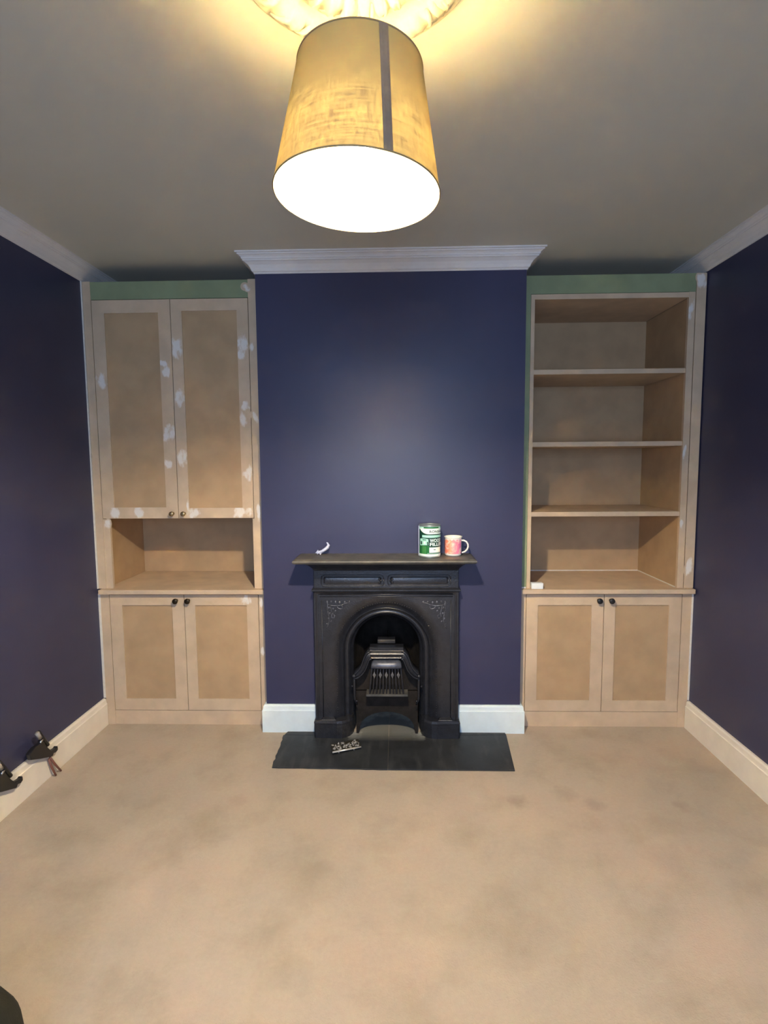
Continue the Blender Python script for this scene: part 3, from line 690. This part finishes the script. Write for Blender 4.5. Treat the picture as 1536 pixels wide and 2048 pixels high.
lab(bm,ss(384),.085,.0065,lambda u:.0175,.0005,3,30)
lab(bm,ss(575),.085,zz(448),zz(444),.0006,0,12)
obj('label', bm, [G1,G2,MINT,PW,INK,tmat('label_sheen_green',(.05,.24,.07))], tin, smooth=True, rec=False)
bm = bmesh.new(); a0 = ss(372)
loft(bm,[[TP(a0-.004,z,.0022),TP(a0+.0006,z,.0022),TP(a0+.0006,z,-.001),TP(a0-.004,z,-.001)] for z in (.004,.147)]); obj('side_seam', bm, mat('bare_tinplate',(.62,.60,.66),.35,metal=.5), tin)
def lettering(txt, px, py0, py1, m, e, width=None, name='lettering', bold=.0, parent=tin):
    c = bpy.data.curves.new('t','FONT'); c.body = txt; c.size = 1; c.offset = bold; c.resolution_u = 3
    t = bpy.data.objects.new('t', c); S.collection.objects.link(t); dg = bpy.context.evaluated_depsgraph_get(); dg.update()
    me = bpy.data.meshes.new_from_object(t.evaluated_get(dg)); bpy.data.objects.remove(t)
    xs = [v.co.x for v in me.vertices]; ys = [v.co.y for v in me.vertices]
    z0,z1 = zz(py1),zz(py0); k = (z1-z0)/(max(ys)-min(ys)); kx = (width/(max(xs)-min(xs))) if width else k
    s0 = ss(px); bm = bmesh.new(); bm.from_mesh(me); bpy.data.meshes.remove(me)
    mx0,my0 = min(xs),min(ys)
    bmesh.ops.triangulate(bm, faces=bm.faces[:])
    bmesh.ops.subdivide_edges(bm, edges=[q for q in bm.edges if q.calc_length()>.25], cuts=1)
    for v in bm.verts: v.co = Vector(TP(s0+(v.co.x-mx0)*kx, z0+(v.co.y-my0)*k, e))
    return obj(name, bm, m, parent, rec=False)
lettering('RONSEAL',583,296,344,INK,.0012,width=.080,bold=.02)
lettering('WOOD',590,462,530,PW,.0012,width=.064,bold=.03)
lettering('FILLER',590,540,604,PW,.0012,width=.078,bold=.03)

mug = thing('enamel_mug', (.944,2.585,ZM),'white enamel mug with pink and orange print on the mantel, right of the tin','mug')
def mug_mat():
    m = mat('mug_print',(.9,.3,.25),.25,spec=.5); N = m.node_tree.nodes; L = m.node_tree.links; b = N['Principled BSDF']
    g = N.new('ShaderNodeNewGeometry'); n = N.new('ShaderNodeTexNoise'); n.inputs['Scale'].default_value=34; n.inputs['Detail'].default_value=3; n.inputs['Distortion'].default_value=1.2
    L.new(g.outputs['Position'],n.inputs['Vector'])
    sp = N.new('ShaderNodeSeparateXYZ'); L.new(g.outputs['Position'],sp.inputs[0])
    x = N.new('ShaderNodeMapRange'); x.inputs[1].default_value=.90; x.inputs[2].default_value=.975; L.new(sp.outputs['X'],x.inputs[0])
    cr = N.new('ShaderNodeValToRGB'); L.new(x.outputs[0],cr.inputs[0]); e = cr.color_ramp.elements
    e[0].color=(.95,.13,.06,1); e[1].color=(.85,.20,.42,1); q = e.new(.35); q.color=(.95,.42,.28,1); q = e.new(.6); q.color=(.95,.30,.36,1)
    mr = N.new('ShaderNodeMapRange'); mr.inputs[1].default_value=.48; mr.inputs[2].default_value=.68; L.new(n.outputs['Fac'],mr.inputs[0])
    mx = N.new('ShaderNodeMix'); mx.data_type='RGBA'; L.new(mr.outputs[0],mx.inputs[0]); L.new(cr.outputs[0],mx.inputs[6]); mx.inputs[7].default_value=(.95,.72,.62,1)
    L.new(mx.outputs[2],b.inputs['Base Color']); return m
ENAM = mat('white_enamel',(.88,.88,.82),.2,spec=.6)
MX,MY,MR = .944,2.585,.0405
bm = bmesh.new(); lathe(bm,[(.030,.0),(MR-.004,.0),(MR-.001,.003),(MR,.008),(MR,.084),(MR+.002,.088),(MR+.0035,.0905),(MR+.002,.0925),(MR-.001,.0915),(MR-.003,.086),(MR-.003,.012),(MR-.010,.004),(.001,.004)],(MX,MY,ZM),56)
obj('mug_body', bm, ENAM, mug, smooth=True)
bm = bmesh.new(); n = 40
a0,a1 = -PI*.98,-PI*.16
V = [[bm.verts.new((MX+(MR+.0004)*math.cos(a0+(a1-a0)*i/n),MY+(MR+.0004)*math.sin(a0+(a1-a0)*i/n),ZM+z)) for i in range(n+1)] for z in (.011,.078+.0)]
for i in range(n): bm.faces.new((V[0][i],V[0][i+1],V[1][i+1],V[1][i]))
for i,v in enumerate(V[1]): v.co.z += .003*math.sin(i*.9)+.002*math.sin(i*2.3)
obj('print', bm, mug_mat(), mug, smooth=True, rec=False)
bm = bmesh.new(); box(bm,MX+.0345,MX+.0385,MY-.0195,MY-.0165,ZM+.008,ZM+.022); obj('stamp_mark', bm, INK, mug)
bm = bmesh.new(); tube(bm,[(MX+MR-.003,MY-.004,ZM+.072),(MX+MR+.010,MY-.006,ZM+.072),(MX+MR+.022,MY-.008,ZM+.066),(MX+MR+.029,MY-.009,ZM+.054),(MX+MR+.030,MY-.009,ZM+.042),(MX+MR+.026,MY-.009,ZM+.029),(MX+MR+.016,MY-.007,ZM+.018),(MX+MR+.004,MY-.005,ZM+.013),(MX+MR-.003,MY-.004,ZM+.013)],.0042,12)
obj('handle', bm, ENAM, mug, smooth=True)

# crumpled twist of pale material on the mantel's left end
bm = bmesh.new()
tube(bm,[(.272,2.606,ZM+.006),(.280,2.604,ZM+.012),(.292,2.602,ZM+.010),(.306,2.600,ZM+.018),(.320,2.600,ZM+.027),(.330,2.602,ZM+.036),(.336,2.604,ZM+.046),(.331,2.606,ZM+.056),(.327,2.606,ZM+.060)],[.002,.006,.0085,.007,.008,.0085,.007,.004,.001],9)
tube(bm,[(.283,2.600,ZM+.003),(.278,2.598,ZM+.012),(.284,2.598,ZM+.022),(.292,2.598,ZM+.016)],[.002,.003,.003,.001],7)
tube(bm,[(.296,2.596,ZM+.001),(.300,2.598,ZM+.010),(.294,2.600,ZM+.020)],[.0015,.003,.001],7)
for v in bm.verts: v.co += Vector((random.uniform(-1,1),random.uniform(-1,1),random.uniform(0,1)))*.0014
o = obj('paper_twist', bm, mat('pale_scrap',(.62,.66,.82),.6,var=.15,vscale=60)); tag(o,'crumpled pale twist of paper near the left end of the mantel','scrap')

# ---------------------------------------------------------------- two clamps against the left skirting board
def clamp(dy, dz, first, label):
    c = thing('hooked_clamp', (-.845,2.13+dy,0), label,'clamp','black clamps by the left skirting board')
    sil = CL_SIL
    Pf = lambda p: (p[0]+dy,p[1]+dz)
    bm = bmesh.new(); prism(bm,[Pf(p) for p in sil],'X',-.858,-.838)
    obj('jaw', bm, BLACK, c, bevel=.004, seg=3)
    k = CL_K
    X = -.842
    bm = bmesh.new(); tube(bm,[(X,*Pf(k['arm'])),(X,*Pf(k['armm'])),(X,*Pf(k['arm2']))],[.006,.007,.009],8); obj('arm', bm, BLACK, c, smooth=True)
    bm = bmesh.new(); tube(bm,[(X,*Pf(k['chr1'])),(X,*Pf(k['chr2']))],[.0055,.004],8); obj('screw', bm, CHROME, c, smooth=True)
    bm = bmesh.new(); tube(bm,[(X,*Pf(k['tab'])),(X,*Pf(k['tab2']))],[.009,.008],10); obj('grip_pad', bm, GREYP, c, smooth=True)
    if not first:
        bm = bmesh.new(); tube(bm,[(-.848,1.87,.13),(-.845,1.872,.06),(-.840,1.875,.004)],[.006,.006,.005],8); obj('handle', bm, BLACK, c, smooth=True)
    for a,b in (('leg1','leg1b'),('leg2','leg2b')) if first else ():
        p0,p1 = Pf(k[a]),Pf(k[b]); q = Vector((0,p1[0]-p0[0],p1[1]-p0[1])); t = (0.004-p0[1])/(p1[1]-p0[1])
        e = (p0[0]+(p1[0]-p0[0])*t, .004)
        bm = bmesh.new(); tube(bm,[(-.848,*p0),(-.846,(p0[0]+e[0])/2,(p0[1]+e[1])/2),(-.838,*e)],[.0045,.005,.004],8); obj('handle', bm, RED, c, smooth=True)
CL_SIL = [(2.07, 0.187), (2.107, 0.198), (2.141, 0.195), (2.154, 0.207), (2.173, 0.173), (2.187, 0.15), (2.205, 0.129), (2.228, 0.123), (2.241, 0.122), (2.249, 0.127), (2.25, 0.108), (2.236, 0.103), (2.22, 0.108), (2.212, 0.098), (2.14, 0.128), (2.079, 0.157)]
CL_K = {'arm': (2.137, 0.251), 'armm': (2.161, 0.21), 'arm2': (2.187, 0.163), 'chr1': (2.157, 0.206), 'chr2': (2.141, 0.197), 'tab': (2.126, 0.249), 'tab2': (2.144, 0.218), 'leg1': (2.205, 0.098), 'leg1b': (2.246, 0.025), 'leg2': (2.197, 0.094), 'leg2b': (2.215, 0.029)}
CL_D = (-0.225,-0.004)
clamp(0,0,True,'black hooked clamp with reddish handles against the left skirting board, nearer the cabinet')
clamp(CL_D[0],CL_D[1],False,'black hooked clamp against the left skirting board, cut off by the left frame edge')

# dark round pouffe just entering the bottom-left corner
bm = bmesh.new(); lathe(bm,[(.12,0),(.16,.01),(.185,.05),(.19,.10),(.185,.15),(.165,.19),(.12,.215),(.06,.225),(.001,.227)],(-.305,.95,0),48)
o = obj('pouffe', bm, mat('dark_olive_cloth',(.012,.012,.006),.8,var=.2,vscale=30,bump=.3,bscale=200), smooth=True)
tag(o,'dark round-topped pouffe cut off by the bottom left corner','pouffe')

for o in bpy.data.objects:
    if 'base' in o: del o['base']
